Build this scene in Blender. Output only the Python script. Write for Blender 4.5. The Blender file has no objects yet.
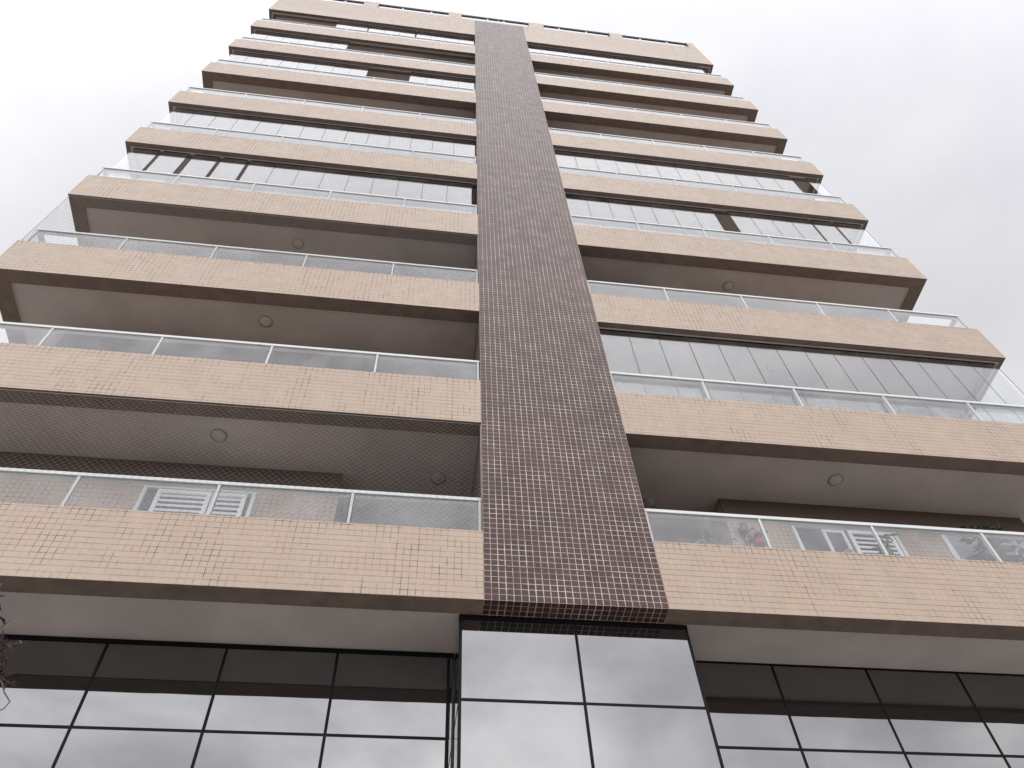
import bpy, bmesh, math, random
from mathutils import Vector, Matrix

random.seed(11)
sc = bpy.context.scene
C = sc.collection

# ------------------------------------------------------------------ camera
H = 2.95                     # storey height
B0 = 6.961                   # underside of the lowest balcony band above the ground
XL, XR, W = -7.572, 9.313, 1.965
BH = 0.97                    # height of a balcony band
yaw, pit, rol, fpx = 0.184897, 0.952382, -0.0719960, 791.559
fw = Vector((math.sin(yaw)*math.cos(pit), math.cos(yaw)*math.cos(pit), math.sin(pit)))
rt = Vector((math.cos(yaw), -math.sin(yaw), 0)); up = rt.cross(fw)
r2 = rt*math.cos(rol) + up*math.sin(rol); u2 = -rt*math.sin(rol) + up*math.cos(rol)
cd = bpy.data.cameras.new('camera'); cam = bpy.data.objects.new('camera', cd); C.objects.link(cam)
M = Matrix((( r2.x, u2.x, -fw.x), (r2.y, u2.y, -fw.y), (r2.z, u2.z, -fw.z))).to_4x4()
M.translation = Vector((-0.758, -6.4746, 1.6))
cam.matrix_world = M
cd.sensor_width = 36; cd.lens = fpx/1024*36; cd.clip_start = 0.05; cd.clip_end = 2000
sc.camera = cam

# ------------------------------------------------------------------ sky and sun
SUN = Vector((-0.80, -0.42, 0.62)).normalized()
sun_el = math.asin(SUN.z); sun_az = math.atan2(SUN.x, SUN.y)
w = bpy.data.worlds.new('World'); sc.world = w; w.use_nodes = True
nt = w.node_tree; nt.nodes.clear()
def N(t, kind, **kw):
    n = t.nodes.new(kind)
    for k, v in kw.items(): setattr(n, k, v)
    return n
def mth(t, op, a, b=None, c=None, clamp=False):
    n = N(t, 'ShaderNodeMath', operation=op, use_clamp=clamp)
    for i, x in enumerate((a, b, c)):
        if x is None: continue
        if isinstance(x, (int, float)): n.inputs[i].default_value = x
        else: t.links.new(x, n.inputs[i])
    return n.outputs[0]
def ramp(t, x, lo, hi, a=0.0, b=1.0):
    n = N(t, 'ShaderNodeMapRange', interpolation_type='SMOOTHSTEP')
    t.links.new(x, n.inputs[0])
    for i, v in enumerate((lo, hi, a, b)): n.inputs[i+1].default_value = v
    return n.outputs[0]
def mixc(t, f, a, b):
    n = N(t, 'ShaderNodeMix', data_type='RGBA')
    for s, x in ((n.inputs[0], f), (n.inputs[6], a), (n.inputs[7], b)):
        if isinstance(x, (int, float)): s.default_value = x
        elif isinstance(x, tuple): s.default_value = (*x, 1) if len(x) == 3 else x
        else: t.links.new(x, s)
    return n.outputs[2]
sky = N(nt, 'ShaderNodeTexSky', sky_type='NISHITA', sun_disc=False)
sky.sun_elevation = sun_el; sky.sun_rotation = sun_az; sky.dust_density = 3
tc = N(nt, 'ShaderNodeTexCoord'); sp = N(nt, 'ShaderNodeSeparateXYZ'); nt.links.new(tc.outputs['Generated'], sp.inputs[0])
zz = mth(nt, 'ADD', mth(nt, 'MAXIMUM', sp.outputs[2], 0.0), 0.22)
cb = N(nt, 'ShaderNodeCombineXYZ')
nt.links.new(mth(nt, 'DIVIDE', sp.outputs[0], zz), cb.inputs[0]); nt.links.new(mth(nt, 'DIVIDE', sp.outputs[1], zz), cb.inputs[1])
def noise(t, vec, scale, detail=4, rough=.5, dist=0):
    n = N(t, 'ShaderNodeTexNoise'); n.inputs['Scale'].default_value = scale; n.inputs['Detail'].default_value = detail
    n.inputs['Roughness'].default_value = rough; n.inputs['Distortion'].default_value = dist
    if vec is not None: t.links.new(vec, n.inputs['Vector'])
    return n.outputs[0]
c1 = ramp(nt, noise(nt, cb.outputs[0], 1.5, 5, .5, .4), .32, .68)
c2 = ramp(nt, noise(nt, cb.outputs[0], 4.5, 6, .55, .3), .3, .7)
cl = mth(nt, 'ADD', mth(nt, 'MULTIPLY', c1, .7), mth(nt, 'MULTIPLY', c2, .3))
cloudcol = mixc(nt, cl, mixc(nt, ramp(nt, sp.outputs[1], -.25, -.6), (0.77, 0.775, 0.825), (.42, .42, .455)), (1.0, .985, 1.0))
# the cloud deck is brighter on the street side, dimmer to the right and behind the tower
yf = ramp(nt, sp.outputs[1], .55, -.85, 0.95, 2.95)
yf = mth(nt, 'MULTIPLY', yf, ramp(nt, sp.outputs[1], -.5, -.82, 1.0, 1.22))
xf = ramp(nt, sp.outputs[0], .05, .62, 1.06, 0.88)
st = N(nt, 'ShaderNodeVectorMath', operation='SCALE'); nt.links.new(cloudcol, st.inputs[0])
nt.links.new(mth(nt, 'MULTIPLY', mth(nt, 'MULTIPLY', yf, xf), 10.0), st.inputs['Scale'])
full = mixc(nt, 0.96, sky.outputs[0], st.outputs[0])
bg = N(nt, 'ShaderNodeBackground'); bg.inputs[1].default_value = 0.1; nt.links.new(full, bg.inputs[0])
wo = N(nt, 'ShaderNodeOutputWorld'); nt.links.new(bg.outputs[0], wo.inputs[0])

sd = bpy.data.lights.new('sun', 'SUN'); sd.energy = 0.5; sd.angle = math.radians(25); sd.color = (1, .97, .93)
sun = bpy.data.objects.new('sun', sd); C.objects.link(sun)
sun.rotation_euler = SUN.to_track_quat('Z', 'Y').to_euler(); sun.location = SUN*60

sc.view_settings.view_transform = 'Standard'; sc.view_settings.look = 'None'
sc.view_settings.exposure = -0.12; sc.view_settings.gamma = 1; sc.view_settings.use_curve_mapping = False
sc.cycles.max_bounces = 10; sc.cycles.diffuse_bounces = 4; sc.cycles.glossy_bounces = 6
sc.cycles.transparent_max_bounces = 32; sc.cycles.use_denoising = True

# ------------------------------------------------------------------ materials
def mat(name):
    m = bpy.data.materials.new(name); m.use_nodes = True
    t = m.node_tree; b = t.nodes['Principled BSDF']
    return m, t, b
def plain(name, col, rough=.5, metal=0.0, spec=.5, var=0.0, scale=3.0, bump=0.0):
    m, t, b = mat(name)
    b.inputs['Roughness'].default_value = rough; b.inputs['Metallic'].default_value = metal
    b.inputs['Specular IOR Level'].default_value = spec
    o = N(t, 'ShaderNodeTexCoord').outputs['Object']
    if var:
        n1 = noise(t, o, scale, 6, .6)
        f = ramp(t, n1, .3, .7)
        t.links.new(mixc(t, f, tuple(c*(1-var) for c in col), tuple(min(1, c*(1+var)) for c in col)), b.inputs['Base Color'])
        t.links.new(ramp(t, n1, .3, .7, rough*.85, min(1, rough*1.15)), b.inputs['Roughness'])
    else: b.inputs['Base Color'].default_value = (*col, 1)
    if bump:
        bn = N(t, 'ShaderNodeBump'); bn.inputs['Strength'].default_value = bump; bn.inputs['Distance'].default_value = .01
        t.links.new(noise(t, o, 60, 4), bn.inputs['Height']); t.links.new(bn.outputs[0], b.inputs['Normal'])
    return m

TP = 0.0786
def tile_mat(name, dark):
    m, t, b = mat(name)
    o = N(t, 'ShaderNodeTexCoord').outputs['Object']
    s = N(t, 'ShaderNodeSeparateXYZ'); t.links.new(o, s.inputs[0])
    g = N(t, 'ShaderNodeNewGeometry'); sn = N(t, 'ShaderNodeSeparateXYZ'); t.links.new(g.outputs['True Normal'], sn.inputs[0])
    sx = mth(t, 'GREATER_THAN', mth(t, 'ABSOLUTE', sn.outputs[0]), .5)
    sz = mth(t, 'GREATER_THAN', mth(t, 'ABSOLUTE', sn.outputs[2]), .5)
    def lerp(f, a, c):
        n = N(t, 'ShaderNodeMix', data_type='FLOAT'); t.links.new(f, n.inputs[0]); t.links.new(a, n.inputs[2]); t.links.new(c, n.inputs[3]); return n.outputs[0]
    x, y, z = s.outputs
    zl = mth(t, 'SUBTRACT', z, B0)
    u = mth(t, 'DIVIDE', lerp(sx, x, y), TP)
    v = mth(t, 'DIVIDE', lerp(sz, zl, y), TP)
    fu, fv = mth(t, 'FRACT', u), mth(t, 'FRACT', v)
    iu, iv = mth(t, 'FLOOR', u), mth(t, 'FLOOR', v)
    du = mth(t, 'SUBTRACT', .5, mth(t, 'ABSOLUTE', mth(t, 'SUBTRACT', fu, .5)))
    dv = mth(t, 'SUBTRACT', .5, mth(t, 'ABSOLUTE', mth(t, 'SUBTRACT', fv, .5)))
    cid = N(t, 'ShaderNodeCombineXYZ'); t.links.new(iu, cid.inputs[0]); t.links.new(iv, cid.inputs[1])
    wn = N(t, 'ShaderNodeTexWhiteNoise', noise_dimensions='3D'); t.links.new(cid.outputs[0], wn.inputs['Vector'])
    rnd = wn.outputs['Value']
    big = noise(t, o, .9, 3, .5); mid = noise(t, o, 4.0, 5, .6)
    # courses and columns of joints differ in how thick the grout was wiped
    cu = N(t, 'ShaderNodeTexWhiteNoise', noise_dimensions='1D'); t.links.new(iu, cu.inputs['W'])
    cv = N(t, 'ShaderNodeTexWhiteNoise', noise_dimensions='1D'); t.links.new(iv, cv.inputs['W'])
    if dark:
        wu = mth(t, 'MULTIPLY_ADD', cu.outputs['Value'], .025, .042)
        wv = mth(t, 'MULTIPLY_ADD', cv.outputs['Value'], .025, .030)
        wu = mth(t, 'MULTIPLY', wu, ramp(t, mid, .3, .7, .8, 1.15)); wv = mth(t, 'MULTIPLY', wv, ramp(t, mid, .3, .7, .75, 1.2))
        gu = mth(t, 'LESS_THAN', du, wu); gv = mth(t, 'LESS_THAN', dv, wv)
        gr = mth(t, 'MAXIMUM', gu, gv)
        tc_ = mixc(t, rnd, (.042, .0185, .016), (.068, .031, .0265))
        tc_ = mixc(t, ramp(t, big, .35, .65), tc_, mixc(t, .45, tc_, (.085, .043, .037)))
        gc = mixc(t, ramp(t, mid, .3, .7), (.31, .26, .225), (.55, .49, .44))
        col = mixc(t, gr, tc_, gc)
        b.inputs['Specular IOR Level'].default_value = .27
        # movement joints once a storey, and long run-off streaks
        mj = mth(t, 'LESS_THAN', mth(t, 'ABSOLUTE', mth(t, 'SUBTRACT', mth(t, 'FRACT', mth(t, 'DIVIDE', mth(t, 'ADD', zl, 1.02), H)), .5)), .0022)
        mps = N(t, 'ShaderNodeMapping'); mps.inputs['Scale'].default_value = (4.5, 4.5, .12); t.links.new(o, mps.inputs[0])
        stn = ramp(t, noise(t, mps.outputs[0], 1.0, 5, .6), .48, .72, 0, .14)
        col = mixc(t, stn, col, (.20, .155, .14)); col = mixc(t, mj, col, (.05, .035, .03)); rough = .34
    else:
        gu = mth(t, 'LESS_THAN', du, .052); gv = mth(t, 'LESS_THAN', dv, .058)
        tint = ramp(t, noise(t, o, 1.6, 4, .6), .38, .62)
        tc_ = mixc(t, tint, (.365, .275, .192), (.385, .272, .201))
        tc_ = mixc(t, mth(t, 'MULTIPLY', rnd, .55), tc_, (.365, .262, .178))
        # tiles in small mesh-backed sheets, each sheet a touch different
        sh = N(t, 'ShaderNodeCombineXYZ'); t.links.new(mth(t, 'FLOOR', mth(t, 'DIVIDE', iu, 6)), sh.inputs[0]); t.links.new(mth(t, 'FLOOR', mth(t, 'DIVIDE', iv, 4)), sh.inputs[1])
        wn2 = N(t, 'ShaderNodeTexWhiteNoise', noise_dimensions='3D'); t.links.new(sh.outputs[0], wn2.inputs['Vector'])
        tc_ = mixc(t, mth(t, 'MULTIPLY', wn2.outputs['Value'], .35), tc_, (.43, .325, .225))
        # grime sits in the joints: patches, and the first courses under the railing
        zb = mth(t, 'MULTIPLY', mth(t, 'FRACT', mth(t, 'DIVIDE', zl, H)), H)
        mp = N(t, 'ShaderNodeMapping'); mp.inputs['Scale'].default_value = (1.0, 1.0, .42); t.links.new(o, mp.inputs[0])
        pn = noise(t, mp.outputs[0], 1.5, 5, .7)
        patch = ramp(t, pn, .44, .60)
        topf = mth(t, 'MULTIPLY', ramp(t, zb, .74, .95), ramp(t, noise(t, mp.outputs[0], 5.0, 3), .38, .58))
        gd_u = mth(t, 'MAXIMUM', mth(t, 'MULTIPLY', patch, ramp(t, noise(t, o, 9.0, 3), .40, .60, .25, 1)), topf)
        gd_h = mth(t, 'MAXIMUM', mth(t, 'MULTIPLY_ADD', cv.outputs['Value'], .35, .30), mth(t, 'MULTIPLY', gd_u, .95))
        clean = mixc(t, ramp(t, mid, .35, .65), (.28, .205, .15), (.50, .40, .31))
        cu_ = mixc(t, gd_u, clean, (.075, .048, .034))
        ch_ = mixc(t, gd_h, clean, (.075, .048, .034))
        col = mixc(t, gu, tc_, cu_); col = mixc(t, gv, col, ch_)
        # faint run-off stains below the top edge
        mp2 = N(t, 'ShaderNodeMapping'); mp2.inputs['Scale'].default_value = (5, 5, .25); t.links.new(o, mp2.inputs[0])
        streak = mth(t, 'MULTIPLY', ramp(t, noise(t, mp2.outputs[0], 1.0, 5, .6), .46, .72), mth(t, 'MULTIPLY_ADD', ramp(t, zb, .1, .95), .25, .14))
        col = mixc(t, streak, col, (.33, .24, .17))
        gr = mth(t, 'MAXIMUM', gu, gv); rough = .34; b.inputs['Specular IOR Level'].default_value = .85
    t.links.new(col, b.inputs['Base Color'])
    t.links.new(mth(t, 'MULTIPLY_ADD', gr, .35, mth(t, 'MULTIPLY_ADD', rnd, .12, rough-.06)), b.inputs['Roughness'])
    bn = N(t, 'ShaderNodeBump'); bn.inputs['Strength'].default_value = .35; bn.inputs['Distance'].default_value = .003
    t.links.new(mth(t, 'ADD', mth(t, 'SUBTRACT', 1, gr), mth(t, 'MULTIPLY', mid, .5)), bn.inputs['Height']); t.links.new(bn.outputs[0], b.inputs['Normal'])
    return m
def glass_mat(name, tint, f0=.05, rough=.0, dirt=.03, hi=.96):
    m = bpy.data.materials.new(name); m.use_nodes = True; t = m.node_tree; t.nodes.clear()
    lw = N(t, 'ShaderNodeLayerWeight'); lw.inputs[0].default_value = .5
    f = mth(t, 'MULTIPLY_ADD', mth(t, 'POWER', lw.outputs['Facing'], 4.6), hi-f0, f0, clamp=True)
    tr = N(t, 'ShaderNodeBsdfTransparent'); tr.inputs[0].default_value = (*tint, 1)
    gl = N(t, 'ShaderNodeBsdfGlossy'); gl.inputs['Roughness'].default_value = rough; gl.inputs[0].default_value = (.95, .96, .98, 1)
    df = N(t, 'ShaderNodeBsdfDiffuse'); df.inputs[0].default_value = (.6, .6, .6, 1)
    o = N(t, 'ShaderNodeTexCoord').outputs['Object']
    dm = mth(t, 'MULTIPLY', ramp(t, noise(t, o, 2.5, 5), .3, .8), dirt)
    m0 = N(t, 'ShaderNodeMixShader'); t.links.new(dm, m0.inputs[0]); t.links.new(tr.outputs[0], m0.inputs[1]); t.links.new(df.outputs[0], m0.inputs[2])
    mx = N(t, 'ShaderNodeMixShader'); t.links.new(f, mx.inputs[0]); t.links.new(m0.outputs[0], mx.inputs[1]); t.links.new(gl.outputs[0], mx.inputs[2])
    out = N(t, 'ShaderNodeOutputMaterial'); t.links.new(mx.outputs[0], out.inputs[0])
    return m
def mirror_mat(name, col, r0):
    # dark solar-control glass: body nearly black, coating reflects part of the sky
    m = bpy.data.materials.new(name); m.use_nodes = True; t = m.node_tree; t.nodes.clear()
    lw = N(t, 'ShaderNodeLayerWeight'); lw.inputs[0].default_value = .5
    f = mth(t, 'MULTIPLY_ADD', mth(t, 'POWER', lw.outputs['Facing'], 4.0), 1-r0, r0, clamp=True)
    gl = N(t, 'ShaderNodeBsdfGlossy'); gl.inputs['Roughness'].default_value = .015; gl.inputs[0].default_value = (*col, 1)
    o = N(t, 'ShaderNodeTexCoord').outputs['Object']
    bn = N(t, 'ShaderNodeBump'); bn.inputs['Strength'].default_value = .06; bn.inputs['Distance'].default_value = .02
    t.links.new(noise(t, o, 1.3, 2), bn.inputs['Height']); t.links.new(bn.outputs[0], gl.inputs['Normal'])
    df = N(t, 'ShaderNodeBsdfDiffuse'); df.inputs[0].default_value = (.008, .008, .009, 1)
    mx = N(t, 'ShaderNodeMixShader'); t.links.new(f, mx.inputs[0]); t.links.new(df.outputs[0], mx.inputs[1]); t.links.new(gl.outputs[0], mx.inputs[2])
    out = N(t, 'ShaderNodeOutputMaterial'); t.links.new(mx.outputs[0], out.inputs[0])
    return m

M_BEIGE = tile_mat('beige_mosaic', False)
M_BROWN = tile_mat('brown_mosaic', True)
M_CEIL = plain('ceiling_plaster', (.54, .48, .46), .9, var=.11, scale=.9)
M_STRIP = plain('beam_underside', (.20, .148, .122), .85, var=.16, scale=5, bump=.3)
M_POST = plain('railing_post_aluminium', (.50, .53, .52), .4, var=.04)
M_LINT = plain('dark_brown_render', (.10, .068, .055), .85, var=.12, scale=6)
M_ALU = plain('white_aluminium', (.62, .64, .635), .35, var=.03)
M_ALUG = plain('grey_aluminium', (.42, .43, .43), .4, metal=.3, var=.05)
M_DARKAL = plain('black_aluminium', (.006, .006, .007), .55, spec=.12)
M_GLASS = glass_mat('railing_glass', (.93, .94, .94), .058, .0, .10)
M_PANEL = glass_mat('enclosure_glass', (.95, .96, .96), .105, .0, .05)
M_MIRROR = mirror_mat('dark_mirror_glass', (.985, .985, .985), .23)
M_ROOM = plain('interior_plaster', (.30, .27, .25), .9)
M_DOOR = plain('dark_window_glass', (.03, .032, .035), .08)
M_SHUT = plain('white_shutter_paint', (.72, .74, .75), .45, var=.04)
M_NET = plain('net_cord', (.36, .35, .34), .8, spec=.1)
M_LAMP = plain('opal_lamp_glass', (.52, .48, .45), .35)
M_RING = plain('lamp_ring', (.34, .30, .28), .5)
M_CONC = plain('roof_concrete', (.33, .32, .30), .9, var=.1)
M_POT = plain('terracotta', (.38, .17, .10), .8, var=.1)
M_POTW = plain('white_ceramic', (.7, .69, .66), .4)
M_LEAF = plain('plant_leaf', (.05, .11, .035), .5, var=.4, scale=14)
M_LEAFD = plain('dark_plant_leaf', (.03, .05, .025), .6, var=.3, scale=9)
M_PURP = plain('purple_leaf', (.055, .022, .03), .5, var=.5, scale=18)
M_BARK = plain('bark', (.10, .075, .06), .9, var=.3, scale=8, bump=.6)
M_RED = plain('red_petals', (.24, .05, .06), .6, var=.2, scale=12)
M_IRON = plain('wrought_iron', (.03, .03, .03), .5)
M_CABLE = plain('twig_bark', (.06, .05, .045), .8)

# ------------------------------------------------------------------ mesh helpers
def box(bm, x0, x1, y0, y1, z0, z1, mi=0):
    if x1 < x0: x0, x1 = x1, x0
    vs = [bm.verts.new(p) for p in ((x0,y0,z0),(x1,y0,z0),(x1,y1,z0),(x0,y1,z0),(x0,y0,z1),(x1,y0,z1),(x1,y1,z1),(x0,y1,z1))]
    out = []
    for f in ((0,3,2,1),(4,5,6,7),(0,1,5,4),(1,2,6,5),(2,3,7,6),(3,0,4,7)):
        fc = bm.faces.new([vs[i] for i in f]); fc.material_index = mi; out.append(fc)
    return out
def tube(bm, pts, r, n=8, r1=None, mi=0, cap=True):
    pts = [Vector(p) for p in pts]; rings = []
    for i, p in enumerate(pts):
        d = (pts[min(i+1, len(pts)-1)] - pts[max(i-1, 0)]).normalized()
        a = d.orthogonal().normalized() if i == 0 else (a - d*a.dot(d)).normalized()
        bq = d.cross(a); rr = r if r1 is None else r + (r1-r)*i/(len(pts)-1)
        rings.append([bm.verts.new(p + (a*math.cos(k*2*math.pi/n) + bq*math.sin(k*2*math.pi/n))*rr) for k in range(n)])
    for q, s in zip(rings, rings[1:]):
        for k in range(n):
            f = bm.faces.new((q[k], q[(k+1) % n], s[(k+1) % n], s[k])); f.material_index = mi; f.smooth = True
    if cap:
        f = bm.faces.new(list(reversed(rings[0]))); f.material_index = mi
        f = bm.faces.new(rings[-1]); f.material_index = mi
def lathe(bm, prof, c=(0,0,0), n=20, mi=0):
    rings = [[bm.verts.new((c[0]+r*math.cos(k*2*math.pi/n), c[1]+r*math.sin(k*2*math.pi/n), c[2]+z)) for k in range(n)] for r, z in prof]
    for q, s in zip(rings, rings[1:]):
        for k in range(n):
            f = bm.faces.new((q[k], q[(k+1) % n], s[(k+1) % n], s[k])); f.material_index = mi; f.smooth = True
    f = bm.faces.new(list(reversed(rings[0]))); f.material_index = mi
    f = bm.faces.new(rings[-1]); f.material_index = mi
def leaf(bm, p, d, nrm, L, wd, mi=0):
    p = Vector(p); d = Vector(d).normalized(); s = d.cross(Vector(nrm)).normalized()
    if s.length < .1: s = d.orthogonal().normalized()
    n = s.cross(d)
    a = bm.verts.new(p); t = bm.verts.new(p + d*L - n*L*.12); l = bm.verts.new(p + d*L*.45 + s*wd*.5 + n*.1*L); r = bm.verts.new(p + d*L*.45 - s*wd*.5 + n*.1*L)
    for f in ((a, l, t), (a, t, r)):
        q = bm.faces.new(f); q.material_index = mi
def link(name, bm, mats, parent=None, loc=(0,0,0), bevel=0, fix=False, label=None):
    if fix: bmesh.ops.recalc_face_normals(bm, faces=bm.faces)
    me = bpy.data.meshes.new(name); bm.to_mesh(me); bm.free()
    for m in (mats if isinstance(mats, (list, tuple)) else [mats]): me.materials.append(m)
    o = bpy.data.objects.new(name, me); C.objects.link(o); o.location = loc
    if parent is not None: o.parent = parent
    if bevel:
        b = o.modifiers.new('bevel', 'BEVEL'); b.width = bevel; b.segments = 2; b.limit_method = 'ANGLE'
    if label: o['label'] = label
    return o
def empty(name, loc, label, cat, group=None):
    o = bpy.data.objects.new(name, None); C.objects.link(o); o.location = loc
    o['label'] = label; o['category'] = cat
    if group: o['group'] = group
    return o
def struct(name, bm, m, **k):
    o = link(name, bm, m, **k); o['kind'] = 'structure'; return o
NB = bmesh.new

# ------------------------------------------------------------------ ground, pavement, road
M_GRD = plain('earth', (.20, .18, .15), .95, var=.2, scale=.3)
def paving():
    m, t, b = mat('pavement_slabs'); o = N(t, 'ShaderNodeTexCoord').outputs['Object']
    br = N(t, 'ShaderNodeTexBrick'); t.links.new(o, br.inputs[0]); br.inputs['Scale'].default_value = 1
    br.inputs['Brick Width'].default_value = .6; br.inputs['Row Height'].default_value = .6; br.inputs['Mortar Size'].default_value = .008; br.offset = 0
    br.inputs['Color1'].default_value = (.38, .36, .33, 1); br.inputs['Color2'].default_value = (.33, .315, .29, 1); br.inputs['Mortar'].default_value = (.14, .13, .12, 1)
    t.links.new(mixc(t, ramp(t, noise(t, o, 1.4, 6), .35, .8, 0, .35), br.outputs[0], (.22, .2, .18)), b.inputs['Base Color'])
    b.inputs['Roughness'].default_value = .85
    return m
M_PAVE = paving(); M_ROAD = plain('asphalt', (.05, .05, .052), .9, var=.2, scale=6, bump=.5); M_KERB = plain('kerb_stone', (.36, .35, .33), .85, var=.1)
M_PAINT = plain('road_paint', (.75, .74, .7), .6, var=.08, scale=9)
bm = NB(); box(bm, -900, 900, -900, 900, -1.0, -.15); struct('ground', bm, M_GRD)
bm = NB(); box(bm, -80, 80, -9.0, 40, -.14, 0); struct('pavement', bm, M_PAVE)
bm = NB(); box(bm, -80, 80, -9.16, -9.004, -.14, .002); struct('kerb', bm, M_KERB, bevel=.02)
bm = NB(); box(bm, -80, 80, -17.2, -9.164, -.146, -.12); struct('road', bm, M_ROAD)
bm = NB()
for i in range(-12, 13): box(bm, i*6, i*6+2.5, -13.25, -13.13, -.116, -.112)
struct('road_marking', bm, M_PAINT)
bm = NB(); box(bm, -80, 80, -20.5, -17.204, -.14, 0); struct('pavement', bm, M_PAVE)

# ------------------------------------------------------------------ the apartment tower
T = empty('apartment_building', (0, 0, 0), 'tall beige and brown mosaic tiled apartment tower with long balconies, seen from its foot', 'building')
Z = lambda k: B0 + k*H
YW = 1.15                  # room wall behind the balconies
YD = 1.7                   # depth of the balcony slab at its free end
BL, BR = -6.67, 8.40       # room walls end here

# pillar
bm = NB(); box(bm, 0, W, 0, 3.2, Z(0), Z(9)+2.6); link('tiled_pillar', bm, M_BROWN, T, label='brown mosaic tiled pillar with pale joints running the full height')
# cores behind
bm = NB()
box(bm, BL, -1.82, YW, 9, Z(0)+.12, Z(9)+2.0); box(bm, 3.61, BR, YW, 9, Z(0)+.12, Z(9)+2.0); 
link('room_wall', bm, M_BEIGE, T)
bm = NB(); box(bm, -1.815, -.002, 3.2, 8.9, Z(0)+.12, Z(9)+1.9); box(bm, W+.002, 3.605, 3.2, 8.9, Z(0)+.12, Z(9)+1.9); box(bm, .01, W-.01, 3.203, 8.9, Z(0)+.12, Z(9)+1.9)
link('living_room_wall', bm, M_ROOM, T)

# which balconies are glazed in: list of (x0, x1) stretches of closed panels
ENC = {('L', 3): [(-7.40, -6.85), (-6.78, -6.245), (-6.125, -5.60), (-5.53, -5.00), (-4.93, -.115)],
       ('L', 4): [(-7.40, -.03)], ('L', 6): [(-7.40, -3.30), (-2.02, -.03)], ('L', 7): [(-7.40, -4.27)],
       ('L', 8): [(-5.03, -3.91), (-3.87, -2.19), (-2.14, -.03)],
       ('R', 1): [(1.99, 9.14)], ('R', 3): [(1.99, 5.47), (5.85, 7.82), (7.87, 8.39), (8.44, 9.14)],
       ('R', 4): [(1.99, 8.36), (8.82, 9.14)], ('R', 8): [(1.99, 8.75)]}
NET = {('L', 0), ('L', 2)}
PY = .125                  # plane of the sliding panels

def slanted_net(bm, o, ux, uy, Lx, Ly, pitch=.058, r=.0011):
    o, ux, uy = Vector(o), Vector(ux), Vector(uy); n = ux.cross(uy)
    for sgn in (1, -1):
        c = -Ly if sgn > 0 else 0
        while c < (Lx if sgn > 0 else Lx + Ly):
            pts = []
            # line x = c + sgn*y
            y0 = max(0, -c) if sgn > 0 else max(0, c - Lx)
            y1 = min(Ly, Lx - c) if sgn > 0 else min(Ly, c)
            if y1 - y0 > .02:
                a = o + ux*(c + sgn*y0) + uy*y0 + n*(.002*sgn); b = o + ux*(c + sgn*y1) + uy*y1 + n*(.002*sgn)
                tube(bm, (a, b), r, 3, cap=False)
            c += pitch*math.sqrt(2)

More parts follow.
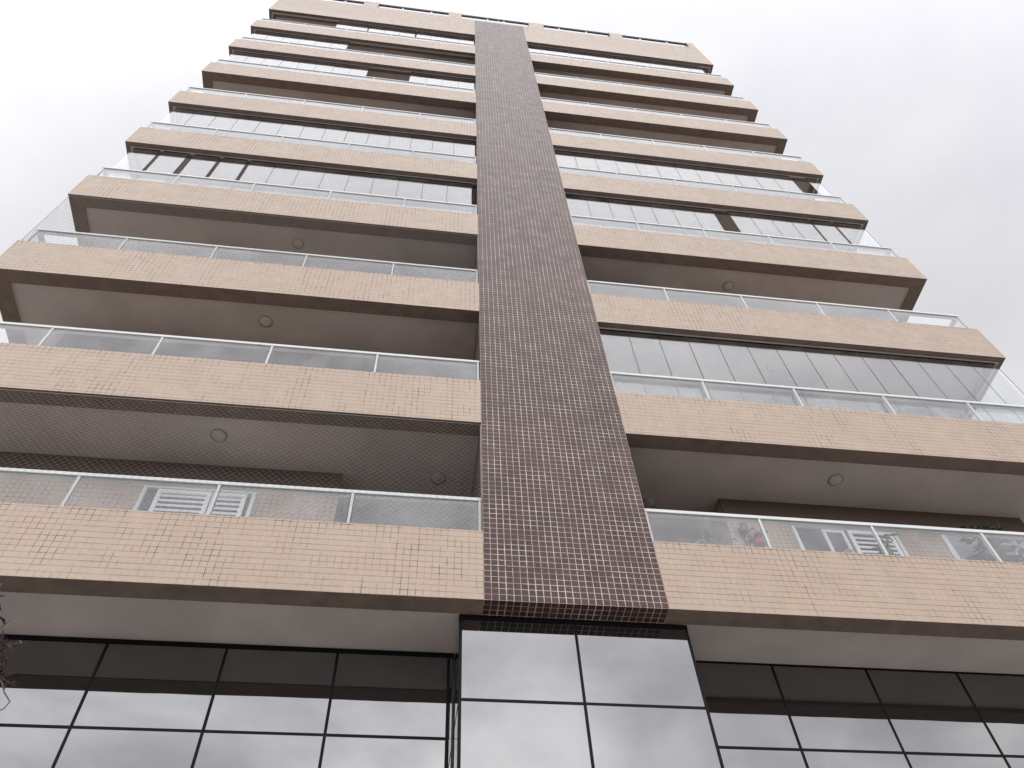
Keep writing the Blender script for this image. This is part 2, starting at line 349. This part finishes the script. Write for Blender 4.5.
def balcony(side, k):
    z = Z(k); L = side == 'L'
    if L: xe, xi, sg, bw = XL, 0.0, 1, BL          # outer end, pillar side, direction inwards
    else: xe, xi, sg, bw = XR, W, -1, BR
    enc = ENC.get((side, k)); below = ENC.get((side, k-1))
    gap = .003*sg
    # parapet band (mosaic) with a plain underside strip
    bm = NB()
    def bx(xa, xb, y0, y1, z0, z1, mi=0): return box(bm, min(xa, xb), max(xa, xb), y0, y1, z0, z1, mi)
    SW = .24
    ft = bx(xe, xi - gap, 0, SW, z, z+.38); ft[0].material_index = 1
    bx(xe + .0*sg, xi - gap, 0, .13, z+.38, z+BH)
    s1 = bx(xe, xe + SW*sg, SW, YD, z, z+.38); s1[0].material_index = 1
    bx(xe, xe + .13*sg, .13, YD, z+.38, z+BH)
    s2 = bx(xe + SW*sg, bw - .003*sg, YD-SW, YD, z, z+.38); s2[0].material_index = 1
    bx(xe + .13*sg, bw - .003*sg, YD-.13, YD, z+.38, z+BH)
    bmesh.ops.remove_doubles(bm, verts=bm.verts, dist=.0005)
    lab = None
    if enc: lab = 'balcony closed in with frameless glass panels'
    elif (side, k) in NET: lab = 'open balcony screened with a diamond mesh safety net'
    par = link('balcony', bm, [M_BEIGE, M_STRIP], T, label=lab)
    # ceiling slab = floor of this balcony
    bm = NB()
    def bx(xa, xb, y0, y1, z0, z1, mi=0): return box(bm, min(xa, xb), max(xa, xb), y0, y1, z0, z1, mi)
    xin = -1.82 if L else 3.61
    bx(xe + (SW+.002)*sg, xi - gap, SW+.002, YW-.002, z+.05, z+.34)
    bx(xe + (SW+.002)*sg, bw - gap, YW-.002, YD-SW-.002, z+.05, z+.34)
    bx(xin + gap, xi - gap, YW-.002, 3.19, z+.05, z+.34)
    link('soffit', bm, M_CEIL, par)
    # ceiling lights
    for lx, ly in (((-3.45, .58), (-.5, 1.09)) if L else ((5.23, .61), (2.6, 1.3))):
        if k < 1 : continue
        bm = NB(); lathe(bm, [(.112, 0), (.112, -.010), (.095, -.012), (.09, -.022), (.06, -.031), (.01, -.034)], (lx, ly, z+.049), 24)
        for f in bm.faces:
            f.material_index = 1 if f.calc_center_median().z > z+.036 else 0
        bmesh.ops.recalc_face_normals(bm, faces=bm.faces)
        link('ceiling_light', bm, [M_LAMP, M_RING], par)
    # railing
    zt = z + 1.555; ry = .045
    bm = NB()
    def bx(xa, xb, y0, y1, z0, z1, mi=0): return box(bm, min(xa, xb), max(xa, xb), y0, y1, z0, z1, mi)
    bx(xe + ry*sg, xi - gap, ry, ry+.09, zt-.052, zt)
    bx(xe + ry*sg, xe + (ry+.09)*sg, ry+.09, YD-.05, zt-.052, zt)
    rail_bm = bm
    sp_ = [xi - .028*sg] + [xi - (1.5*i + (.0 if i < 3 else .03))*sg for i in range(1, 5)] + [xe + (ry+.035)*sg]
    if not L: sp_ = [xi + .028, 3.43, 4.90, 6.38, 7.81, xe - (ry+.035)]
    else: sp_ = [xi - .028, -1.51, -3.02, -4.55, -6.04, xe + (ry+.035)]
    posts = []
    for px in sp_: posts.append((px-.017, px+.017, ry+.006, ry+.05))
    posts.append((xe+(ry+.01)*sg, xe+(ry+.05)*sg, YD-.12, YD-.08))
    posts.append((xe+(ry+.01)*sg, xe+(ry+.05)*sg, .85, .89))
    show = k <= 4
    for (x0, x1, y0, y1) in posts:
        x0, x1 = min(x0, x1), max(x0, x1)
        b2 = NB() if show else rail_bm
        box(b2, x0, x1, y0, y1, z+BH, zt-.053)
        if show: 
            box(b2, x0-.02, x1+.02, y0-.01, y1+.03, z+BH+.0005, z+BH+.014)
            link('railing_post', b2, M_POST, par, bevel=.003)
    link('handrail', rail_bm, M_ALU, par, bevel=.006 if show else 0)
    # glass infill between the posts
    bm = NB()
    srt = sorted(sp_)
    for a, b in zip(srt, srt[1:]): box(bm, a+.024, b-.024, ry+.014, ry+.022, z+BH+.02, zt-.054)
    xs = xe + (ry+.018)*sg
    for a, b in ((ry+.06, .845), (.895, YD-.125)): box(bm, xs-.004, xs+.004, a, b, z+BH+.02, zt-.054)
    link('railing_glass', bm, M_GLASS, par)
    # glazing
    zc_ = Z(k+1)                    # underside of the band above
    if enc:
        bm = NB()
        box(bm, min(xe+.11*sg, xi-gap), max(xe+.10*sg, xi-gap), .10, .150, zc_-.03, zc_-.001)
        ex = xe + .10*sg
        box(bm, min(ex, ex+.05*sg), max(ex, ex+.05*sg), .151, YD-.05, zc_-.03, zc_-.001)
        box(bm, min(xe+.10*sg, xi-gap), max(xe+.10*sg, xi-gap), .105, .145, z+BH+.001, z+BH+.03)
        link('enclosure_track', bm, M_ALUG, par, bevel=.006)
        for a, b in enc:
            bm = NB(); bm2 = NB()
            n = max(1, round((b-a)/.523)); st_ = (b-a)/n
            for i in range(n):
                dy = random.uniform(-.0015, .0015)
                box(bm, a+i*st_+.0045, a+(i+1)*st_-.0045, PY-.004+dy, PY+.004+dy, z+BH+.032, zc_-.046)
                box(bm2, a+i*st_+.006, a+(i+1)*st_-.006, PY-.011, PY+.011, zc_-.046, zc_-.031)
                box(bm2, a+(i+1)*st_-.003, a+(i+1)*st_+.003, PY-.003, PY+.003, z+BH+.032, zc_-.047)
            link('glass_enclosure', bm, M_PANEL, par); link('panel_edging', bm2, M_DARKAL, par)
        # the side of the enclosure panels at an opening, seen edge on
        if not (side == 'R' and k == 8):
            n = 3; bm = NB()
            for i in range(n):
                a = .2 + i*(YD-.35)/n
                box(bm, min(ex+.02*sg, ex+.028*sg), max(ex+.02*sg, ex+.028*sg), a, a+(YD-.35)/n-.01, z+BH+.032, zc_-.046)
            link('side_enclosure', bm, M_PANEL, par)
    if (side, k) in NET:
        bm = NB()
        yl = .028; xo = xe+.028*sg
        slanted_net(bm, (min(xo, xi-.01), yl, z+BH+.005), (1, 0, 0), (0, 0, 1), abs(xo - xi)-.01, H-BH-.01)
        slanted_net(bm, (xo, yl, z+BH+.005), (0, 1, 0), (0, 0, 1), YD-.15, H-BH-.01)
        for zz_ in (z+BH+.01, zc_-.012): tube(bm, ((xo, YD-.05, zz_), (xo, yl, zz_), (xi-.008*sg, yl, zz_)), .005, 5)
        tube(bm, ((xo, yl, z+BH), (xo, yl, zc_-.01)), .004, 5)
        tube(bm, ((xi-.008*sg, yl, z+BH), (xi-.008*sg, yl, zc_-.01)), .006, 5)
        link('safety_net', bm, M_NET, par)
    return par
BAL = {}
for k in range(9):
    for s in 'LR': BAL[s, k] = balcony(s, k)

# top band with blocks and roof rail
for side in 'LR':
    z = Z(9); L = side == 'L'
    xe, xi, sg, bw = (XL, 0.0, 1, BL) if L else (XR, W, -1, BR)
    bm = NB()
    def bx(xa, xb, y0, y1, z0, z1, mi=0): return box(bm, min(xa, xb), max(xa, xb), y0, y1, z0, z1, mi)
    bx(xe, xi-.003*sg, 0, .24, z, z+.4)[0].material_index = 1
    bx(xe, xi-.003*sg, 0, .16, z+.4, z+2.78)
    bx(xe, xe+.24*sg, .24, YD, z, z+.4)[0].material_index = 1
    bx(xe, xe+.16*sg, .16, YD, z+.4, z+2.78)
    bx(xe+.24*sg, bw-.003*sg, YD-.24, YD, z, z+2.78)[0].material_index = 1
    par = link('roof_parapet', bm, [M_BEIGE, M_STRIP], T)
    bm = NB()
    def bx(xa, xb, y0, y1, z0, z1, mi=0): return box(bm, min(xa, xb), max(xa, xb), y0, y1, z0, z1, mi)
    bx(xe+.242*sg, xi-.003*sg, .242, YW-.002, z+.05, z+.34); bx(xe+.242*sg, bw-.003*sg, YW-.002, YD-.242, z+.05, z+.34)
    bx(-1.817 if L else 3.607, xi-.003*sg, YW-.002, 3.19, z+.05, z+.34)
    link('soffit', bm, M_CEIL, par)
    for a, b in (((-7.57, -7.3), (-4.48, -3.9), (-1.06, -.54)) if L else ((2.24, 2.86), (5.66, 6.19), (9.02, 9.31))):
        bm = NB(); box(bm, a, b, .002, .30, z+2.782, z+3.72); link('parapet_block', bm, M_BEIGE, par)
    bm = NB()
    def bx(xa, xb, y0, y1, z0, z1, mi=0): return box(bm, min(xa, xb), max(xa, xb), y0, y1, z0, z1, mi)
    bx(xe+.02*sg, (W/2-.01*sg), .004, .05, z+3.30, z+3.56)
    link('roof_rail', bm, M_DARKAL, par)
    bm = NB(); x = xe+.06*sg
    while (x < W/2 if L else x > W/2):
        box(bm, x-.03, x+.03, .01, .04, z+2.783, z+3.299); x += 1.15*sg
    link('rail_posts', bm, M_ALU, par)
bm = NB(); box(bm, .002, W-.002, 0.002, .16, Z(9)+2.602, Z(9)+2.78); link('pillar_cap', bm, M_BEIGE, T)
bm = NB(); box(bm, BL, BR, 1.2, 9, Z(9)+2.005, Z(9)+2.2); link('roof_slab', bm, M_CONC, T)

# windows of the first floor rooms, behind the railing glass
def louvre_window(x0, x1, z0, z1, leaves, dark):
    bm = NB(); y = YW
    for a, b, c, d in ((x0, x1, z1-.05, z1), (x0, x1, z0, z0+.05), (x0, x0+.05, z0+.052, z1-.052), (x1-.05, x1, z0+.052, z1-.052)):
        box(bm, a, b, y-.055, y-.002, c, d)
    w_ = link('window', bm, M_ALU, T, bevel=.004)
    bm = NB(); box(bm, x0+.052, x1-.052, y-.012, y-.004, z0+.052, z1-.052); link('pane', bm, M_DOOR, w_)
    for a, b in leaves:
        bm = NB(); yf = y-.05
        for p, q, c, d in ((a, a+.055, z0+.06, z1-.06), (b-.055, b, z0+.06, z1-.06), (a+.056, b-.056, z1-.12, z1-.06), (a+.056, b-.056, z0+.06, z0+.12)):
            box(bm, p, q, yf, yf+.03, c, d)
        zz_ = z0+.16
        while zz_ < z1-.15:
            vs = [bm.verts.new(v) for v in ((a+.056, yf+.002, zz_-.03), (b-.056, yf+.002, zz_-.03), (b-.056, yf+.028, zz_+.03), (a+.056, yf+.028, zz_+.03))]
            vt = [bm.verts.new(v.co+Vector((0, .006, -.005))) for v in vs]
            bm.faces.new(vs); bm.faces.new(list(reversed(vt)))
            for i in range(4): bm.faces.new((vs[i], vs[(i+1) % 4], vt[(i+1) % 4], vt[i]))
            zz_ += .085
        link('shutter', bm, M_SHUT, w_, fix=True)
    for a, b in dark:
        bm = NB()
        for p, q, c, d in ((a, a+.05, z0+.06, z1-.06), (b-.05, b, z0+.06, z1-.06), (a+.051, b-.051, z1-.11, z1-.06), (a+.051, b-.051, z0+.06, z0+.11)):
            box(bm, p, q, y-.035, y-.014, c, d)
        link('sash', bm, M_ALU, w_)
louvre_window(-4.31, -2.88, B0+1.35, B0+2.52, [(-4.12, -3.44), (-3.42, -2.99)], [])
louvre_window(4.55, 6.13, B0+1.35, B0+2.55, [(5.38, 6.06)], [(5.0, 5.34)])
bm = NB(); box(bm, 6.86, 8.25, YW-.03, YW-.002, B0+.36, B0+2.62)
dr = link('balcony_door', bm, M_SHUT, T, bevel=.01); 
bm = NB(); box(bm, 6.93, 7.53, YW-.034, YW-.031, B0+.5, B0+2.55); box(bm, 7.59, 8.18, YW-.034, YW-.031, B0+.5, B0+2.55); link('pane', bm, plain('grey_blind', (.30, .29, .32), .6), dr)
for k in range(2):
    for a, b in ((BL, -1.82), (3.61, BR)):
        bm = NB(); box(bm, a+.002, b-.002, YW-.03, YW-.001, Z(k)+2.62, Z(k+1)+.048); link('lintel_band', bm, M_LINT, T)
# glass doors of the living rooms deep behind the pillar ends
for k in range(0, 3):
    for a, b in ((-1.7, -.12), (W+.12, 3.5)):
        bm = NB(); box(bm, a, b, 3.17, 3.198, Z(k)+.36, Z(k)+2.6); box(bm, (a+b)/2-.03, (a+b)/2+.03, 3.15, 3.169, Z(k)+.36, Z(k)+2.6)
        link('living_room_door', bm, M_DOOR, T)

# ------------------------------------------------------------------ curtain walls under the balconies
YG, YS = .252, .925
def curtain(x0, x1, y, xs, zr, top, loc_label):
    bm = NB(); fwid = .030
    for x in xs: box(bm, x-fwid/2, x+fwid/2, y-.004, y+.04, 0.0, top)
    for zq in zr:
        pts = sorted([x0]+[x for x in xs]+[x1])
        for a, b in zip(pts, pts[1:]):
            if b-a > .1: box(bm, a+fwid/2+.001, b-fwid/2-.001, y-.003, y+.038, zq-fwid/2, zq+fwid/2)
    box(bm, x0, x1, y-.006, y+.05, top+.001, top+.055)
    cw = link('curtain_wall', bm, M_DARKAL, T, label=loc_label)
    rows = sorted(set(list(zr)+[top, 0.0]), reverse=True)
    cols = sorted(set([x0]+list(xs)+[x1]))
    rest = NB()
    for r, (zt, zb) in enumerate(zip(rows, rows[1:])):
        for a, b in zip(cols, cols[1:]):
            if b-a < .03: continue
            tx, tz = random.uniform(-.0018, .0018), random.uniform(-.0022, .0022)
            b2 = NB() if r < 2 else rest
            fs = box(b2, a+.004, b-.004, y, y+.01, zb+.004, zt-.004)
            vs = {v for f in fs for v in f.verts}
            cx, cz = (a+b)/2, (zb+zt)/2
            for v in vs: v.co.y += (v.co.x-cx)*tx + (v.co.z-cz)*tz
            if r < 2: link('glass_pane', b2, M_MIRROR, cw)
    link('lower_glazing', rest, M_MIRROR, cw)
    return cw
zr = [B0-.98, B0-2.15, B0-3.32, B0-4.5]
ct = curtain(-.235, 2.215, YG, [-.217, .985, 2.197], zr, B0-.004-.055, 'projecting mirror glass bay under the brown pillar')
curtain(-8.0, -.24, YS, [-7.35, -6.18, -5.0, -3.83, -2.625, -1.475, -.288], zr, B0-.047, 'recessed dark mirror glass under the left balconies')
curtain(2.22, 10.0, YS, [3.40, 4.54, 5.67, 6.82, 7.96, 9.1], zr, B0+.028, 'recessed dark mirror glass under the right balconies')
# returns of the bay
for x, s in ((-.217, -1), (2.197, 1)):
    bm = NB(); box(bm, x+.006*s-.004, x+.006*s+.004, YG+.042, YS-.02, 0, B0-.06); link('glass_pane', bm, M_MIRROR, ct)
bm = NB()
for s, xx in ((-1, -.217), (1, 2.197)):
    for zq in zr: box(bm, xx-.012, xx+.016, YG+.043, YS-.022, zq-.017, zq+.017)
link('bay_return_frame', bm, M_DARKAL, ct)
bm = NB(); box(bm, -8.0, 10.0, YS+.06, 9, 0, B0-.02); link('podium_core', bm, M_ROOM, T)
# soffit over the wings and the bay
bm = NB(); box(bm, XL+.243, -.003, .243, YW, B0+.012, B0+.047); link('wing_soffit', bm, M_CEIL, T)

# ------------------------------------------------------------------ things on the right-hand first floor balcony
ZF = B0+.34
def plant(name, x, y, hgt, rad, n, label, cat='potted plant', pot=M_POT, lm=M_LEAF, ll=.13, ph=.28, pr=.15, flowers=0, group=None):
    r = empty(name, (x, y, ZF), label, cat, group)
    bm = NB(); lathe(bm, [(pr*.7, 0), (pr*.75, .01), (pr, ph-.04), (pr*1.1, ph-.035), (pr*1.1, ph), (pr*.95, ph), (pr*.93, ph-.03)], n=22)
    link('pot', bm, pot, r)
    bm = NB(); bs = NB(); tips = []
    for i in range(max(5, n//14)):
        a = random.uniform(0, 2*math.pi); q = random.uniform(.2, 1)*rad; hh = hgt*random.uniform(.7, 1)
        pts = [(0, 0, ph-.05), (q*.3*math.cos(a), q*.3*math.sin(a), ph+(hh-ph)*.5), (q*.75*math.cos(a), q*.75*math.sin(a), hh)]
        tube(bs, pts, .009, 5, .004); tips.append([Vector(p) for p in pts])
    for i in range(n):
        p = random.choice(tips); f = random.uniform(.1, 1)**.7
        b = p[0].lerp(p[1], f*2) if f < .5 else p[1].lerp(p[2], f*2-1)
        d = Vector((random.gauss(0, 1), random.gauss(0, 1), random.gauss(.2, .7)))
        leaf(bm, b, d, (random.gauss(0, .5), random.gauss(0, .5), 1), ll*random.uniform(.6, 1.2), ll*.42)
    link('stems', bs, M_CABLE, r); link('leaves', bm, lm, r)
    if flowers:
        bm = NB()
        for i in range(flowers):
            p = random.choice(tips)[2]+Vector([random.gauss(0, .04) for _ in range(3)])
            for k in range(5): leaf(bm, p, (math.cos(k*1.257), math.sin(k*1.257), .5), (0, 0, 1), .05, .03)
        link('flowers', bm, M_RED if flowers > 14 else M_POTW, r)
    return r
g = 'potted plants on the first floor balcony'
plant('potted_plant', 2.85, .62, 1.28, .28, 170, 'bushy potted plant with white flowers beside the brown pillar behind railing glass', flowers=9, group=g)
plant('potted_plant', 3.22, .78, 1.5, .28, 200, 'taller leafy potted plant left of the wall lamp on right balcony', group=g, pot=M_POTW)
plant('potted_plant', 5.35, .62, 1.62, .2, 90, 'slender potted plant in front of the white louvred shutter', group=g, ll=.16, ph=.3)
plant('potted_plant', 4.98, .80, 1.55, .22, 90, 'small pale-flowered potted plant in front of the dark half of window', group=g, flowers=12)
plant('potted_plant', 7.20, .80, 2.12, .42, 420, 'large dark potted palm rising above the handrail at far right', group=g, lm=M_LEAFD, ll=.2, ph=.36, pr=.2)
# iron bracket with a hanging basket of red flowers, and a wall lamp above
r = empty('hanging_basket', (3.79, YW-.002, B0+1.90), 'small red hanging basket of flowers on a black iron wall bracket under the dark lantern', 'hanging basket')
bm = NB()
tube(bm, ((0, -.012, .42), (0, -.012, .0)), .010, 6); tube(bm, ((0, -.012, .36), (.04, -.11, .38), (.08, -.20, .36)), .009, 6)
tube(bm, ((0, -.012, .05), (.02, -.06, .18), (.04, -.11, .36)), .007, 6)
tube(bm, ((.08, -.20, .36), (.08, -.20, .26)), .005, 5)
link('bracket', bm, M_IRON, r)
bm = NB(); lathe(bm, [(.03, .0), (.07, .03), (.09, .10), (.086, .104)], (.08, -.20, 0), 18)
for a in range(3): tube(bm, ((.08+.085*math.cos(a*2.1), -.20+.085*math.sin(a*2.1), .10), (.08, -.20, .27)), .003, 4)
link('basket', bm, M_RED, r, fix=True)
bm = NB()
for i in range(150):
    p = Vector((.08, -.20, .12))+Vector((random.gauss(0, .05), random.gauss(0, .05), random.uniform(-.02, .08)))
    leaf(bm, p, (random.gauss(0, 1), random.gauss(0, 1), random.gauss(.2, .6)), (0, 0, 1), .06, .04, 0 if random.random() < .65 else 1)
link('flowers', bm, [M_RED, M_LEAF], r)
r = empty('wall_lamp', (3.78, YW-.002, B0+2.36), 'dark oval lantern fixed high on the tiled wall beside the door', 'wall lamp')
bm = NB(); box(bm, -.035, .035, -.02, 0, -.06, .06); tube(bm, ((0, -.02, .02), (0, -.09, .05)), .01, 6); link('wall_plate', bm, M_IRON, r)
bm = NB(); lathe(bm, [(.015, .06), (.05, .045), (.055, -.04), (.035, -.10), (.01, -.11)], (0, -.11, 0), 16); link('lamp_shade', bm, plain('smoked_lamp_glass', (.06, .055, .05), .3), r, fix=True)

# ------------------------------------------------------------------ purple-leaved street tree at the left edge
def street_tree(x, y):
    r = empty('street_tree', (x, y, 0), 'purple leaved street tree whose outermost twigs enter the picture at lower left', 'tree')
    bt = NB(); bl = NB(); rnd = random.Random(5)
    tube(bt, ((0, 0, 0), (.03, .02, .9), (-.02, .0, 2.0), (.02, .03, 3.2)), .10, 10, .065)
    ends = []
    for i in range(15):
        a = i*2.4; el = rnd.uniform(.25, 1.2); Ln = rnd.uniform(.8, 1.25)
        p0 = Vector((.02, .03, rnd.uniform(2.5, 3.2))); p1 = p0+Vector((math.cos(a)*math.cos(el), math.sin(a)*math.cos(el), math.sin(el)))*Ln*.5
        p2 = p1+Vector((math.cos(a)*math.cos(el), math.sin(a)*math.cos(el), math.sin(el)*.8+.1))*Ln*.5
        tube(bt, (p0, p1, p2), .032, 6, .01)
        for j in range(5):
            q0 = p1.lerp(p2, rnd.random()); q1 = q0+Vector((rnd.gauss(0, .2), rnd.gauss(0, .2), rnd.gauss(.12, .18)))
            q2 = q1+(q1-q0)*.7+Vector((rnd.gauss(0, .05), rnd.gauss(0, .05), -.03)); tube(bt, (q0, q1, q2), .009, 4, .003); ends.append((q0, q1, q2))
    # the low limb whose twigs reach into the picture
    g = Vector((x, y, 0))
    tube(bt, (Vector((.02, .03, 2.7)), Vector((-3.2, -2.98, 3.4))-g, Vector((-2.86, -3.0, 3.9))-g), .03, 6, .009)
    for i in range(17):
        q0 = Vector((-2.9+rnd.uniform(-.06, .08), -3.0+rnd.uniform(-.1, .1), 3.85+rnd.uniform(-.15, .12)))-g
        q2 = Vector((rnd.uniform(-2.84, -2.57), -3.0+rnd.uniform(-.12, .12), rnd.uniform(3.80, 4.15)))-g
        q1 = q0.lerp(q2, .5)+Vector((0, 0, .03)); tube(bt, (q0, q1, q2), .006, 4, .0025)
        for j in range(16):
            f = rnd.uniform(.2, 1); p = q0.lerp(q2, f)+Vector([rnd.gauss(0, .012) for _ in range(3)])
            leaf(bl, p, (rnd.gauss(.3, 1), rnd.gauss(0, 1), rnd.gauss(0, .6)), (rnd.gauss(0, .5), rnd.gauss(0, .5), 1), rnd.uniform(.045, .075), rnd.uniform(.016, .024))
    tube(bt, [Vector(p)-g for p in ((-2.66, -3.0, 3.93), (-2.58, -3, 3.86), (-2.55, -3, 3.815), (-2.505, -3, 3.77), (-2.515, -3, 3.735), (-2.58, -3, 3.69))], .0035, 6, .0025)
    for e in ends:
        if (e[2]+g).x > -2.95: continue
        for i in range(34):
            f = rnd.random(); p = e[0].lerp(e[1], f*2) if f < .5 else e[1].lerp(e[2], f*2-1)
            p = p+Vector([rnd.gauss(0, .03) for _ in range(3)])
            leaf(bl, p, (rnd.gauss(0, 1), rnd.gauss(0, 1), rnd.gauss(-.1, .7)), (rnd.gauss(0, .6), rnd.gauss(0, .6), 1), rnd.uniform(.05, .09), rnd.uniform(.02, .032))
    link('trunk', bt, M_BARK, r); link('crown', bl, M_PURP, r)
    return r
TREE = street_tree(-3.75, -3.0)
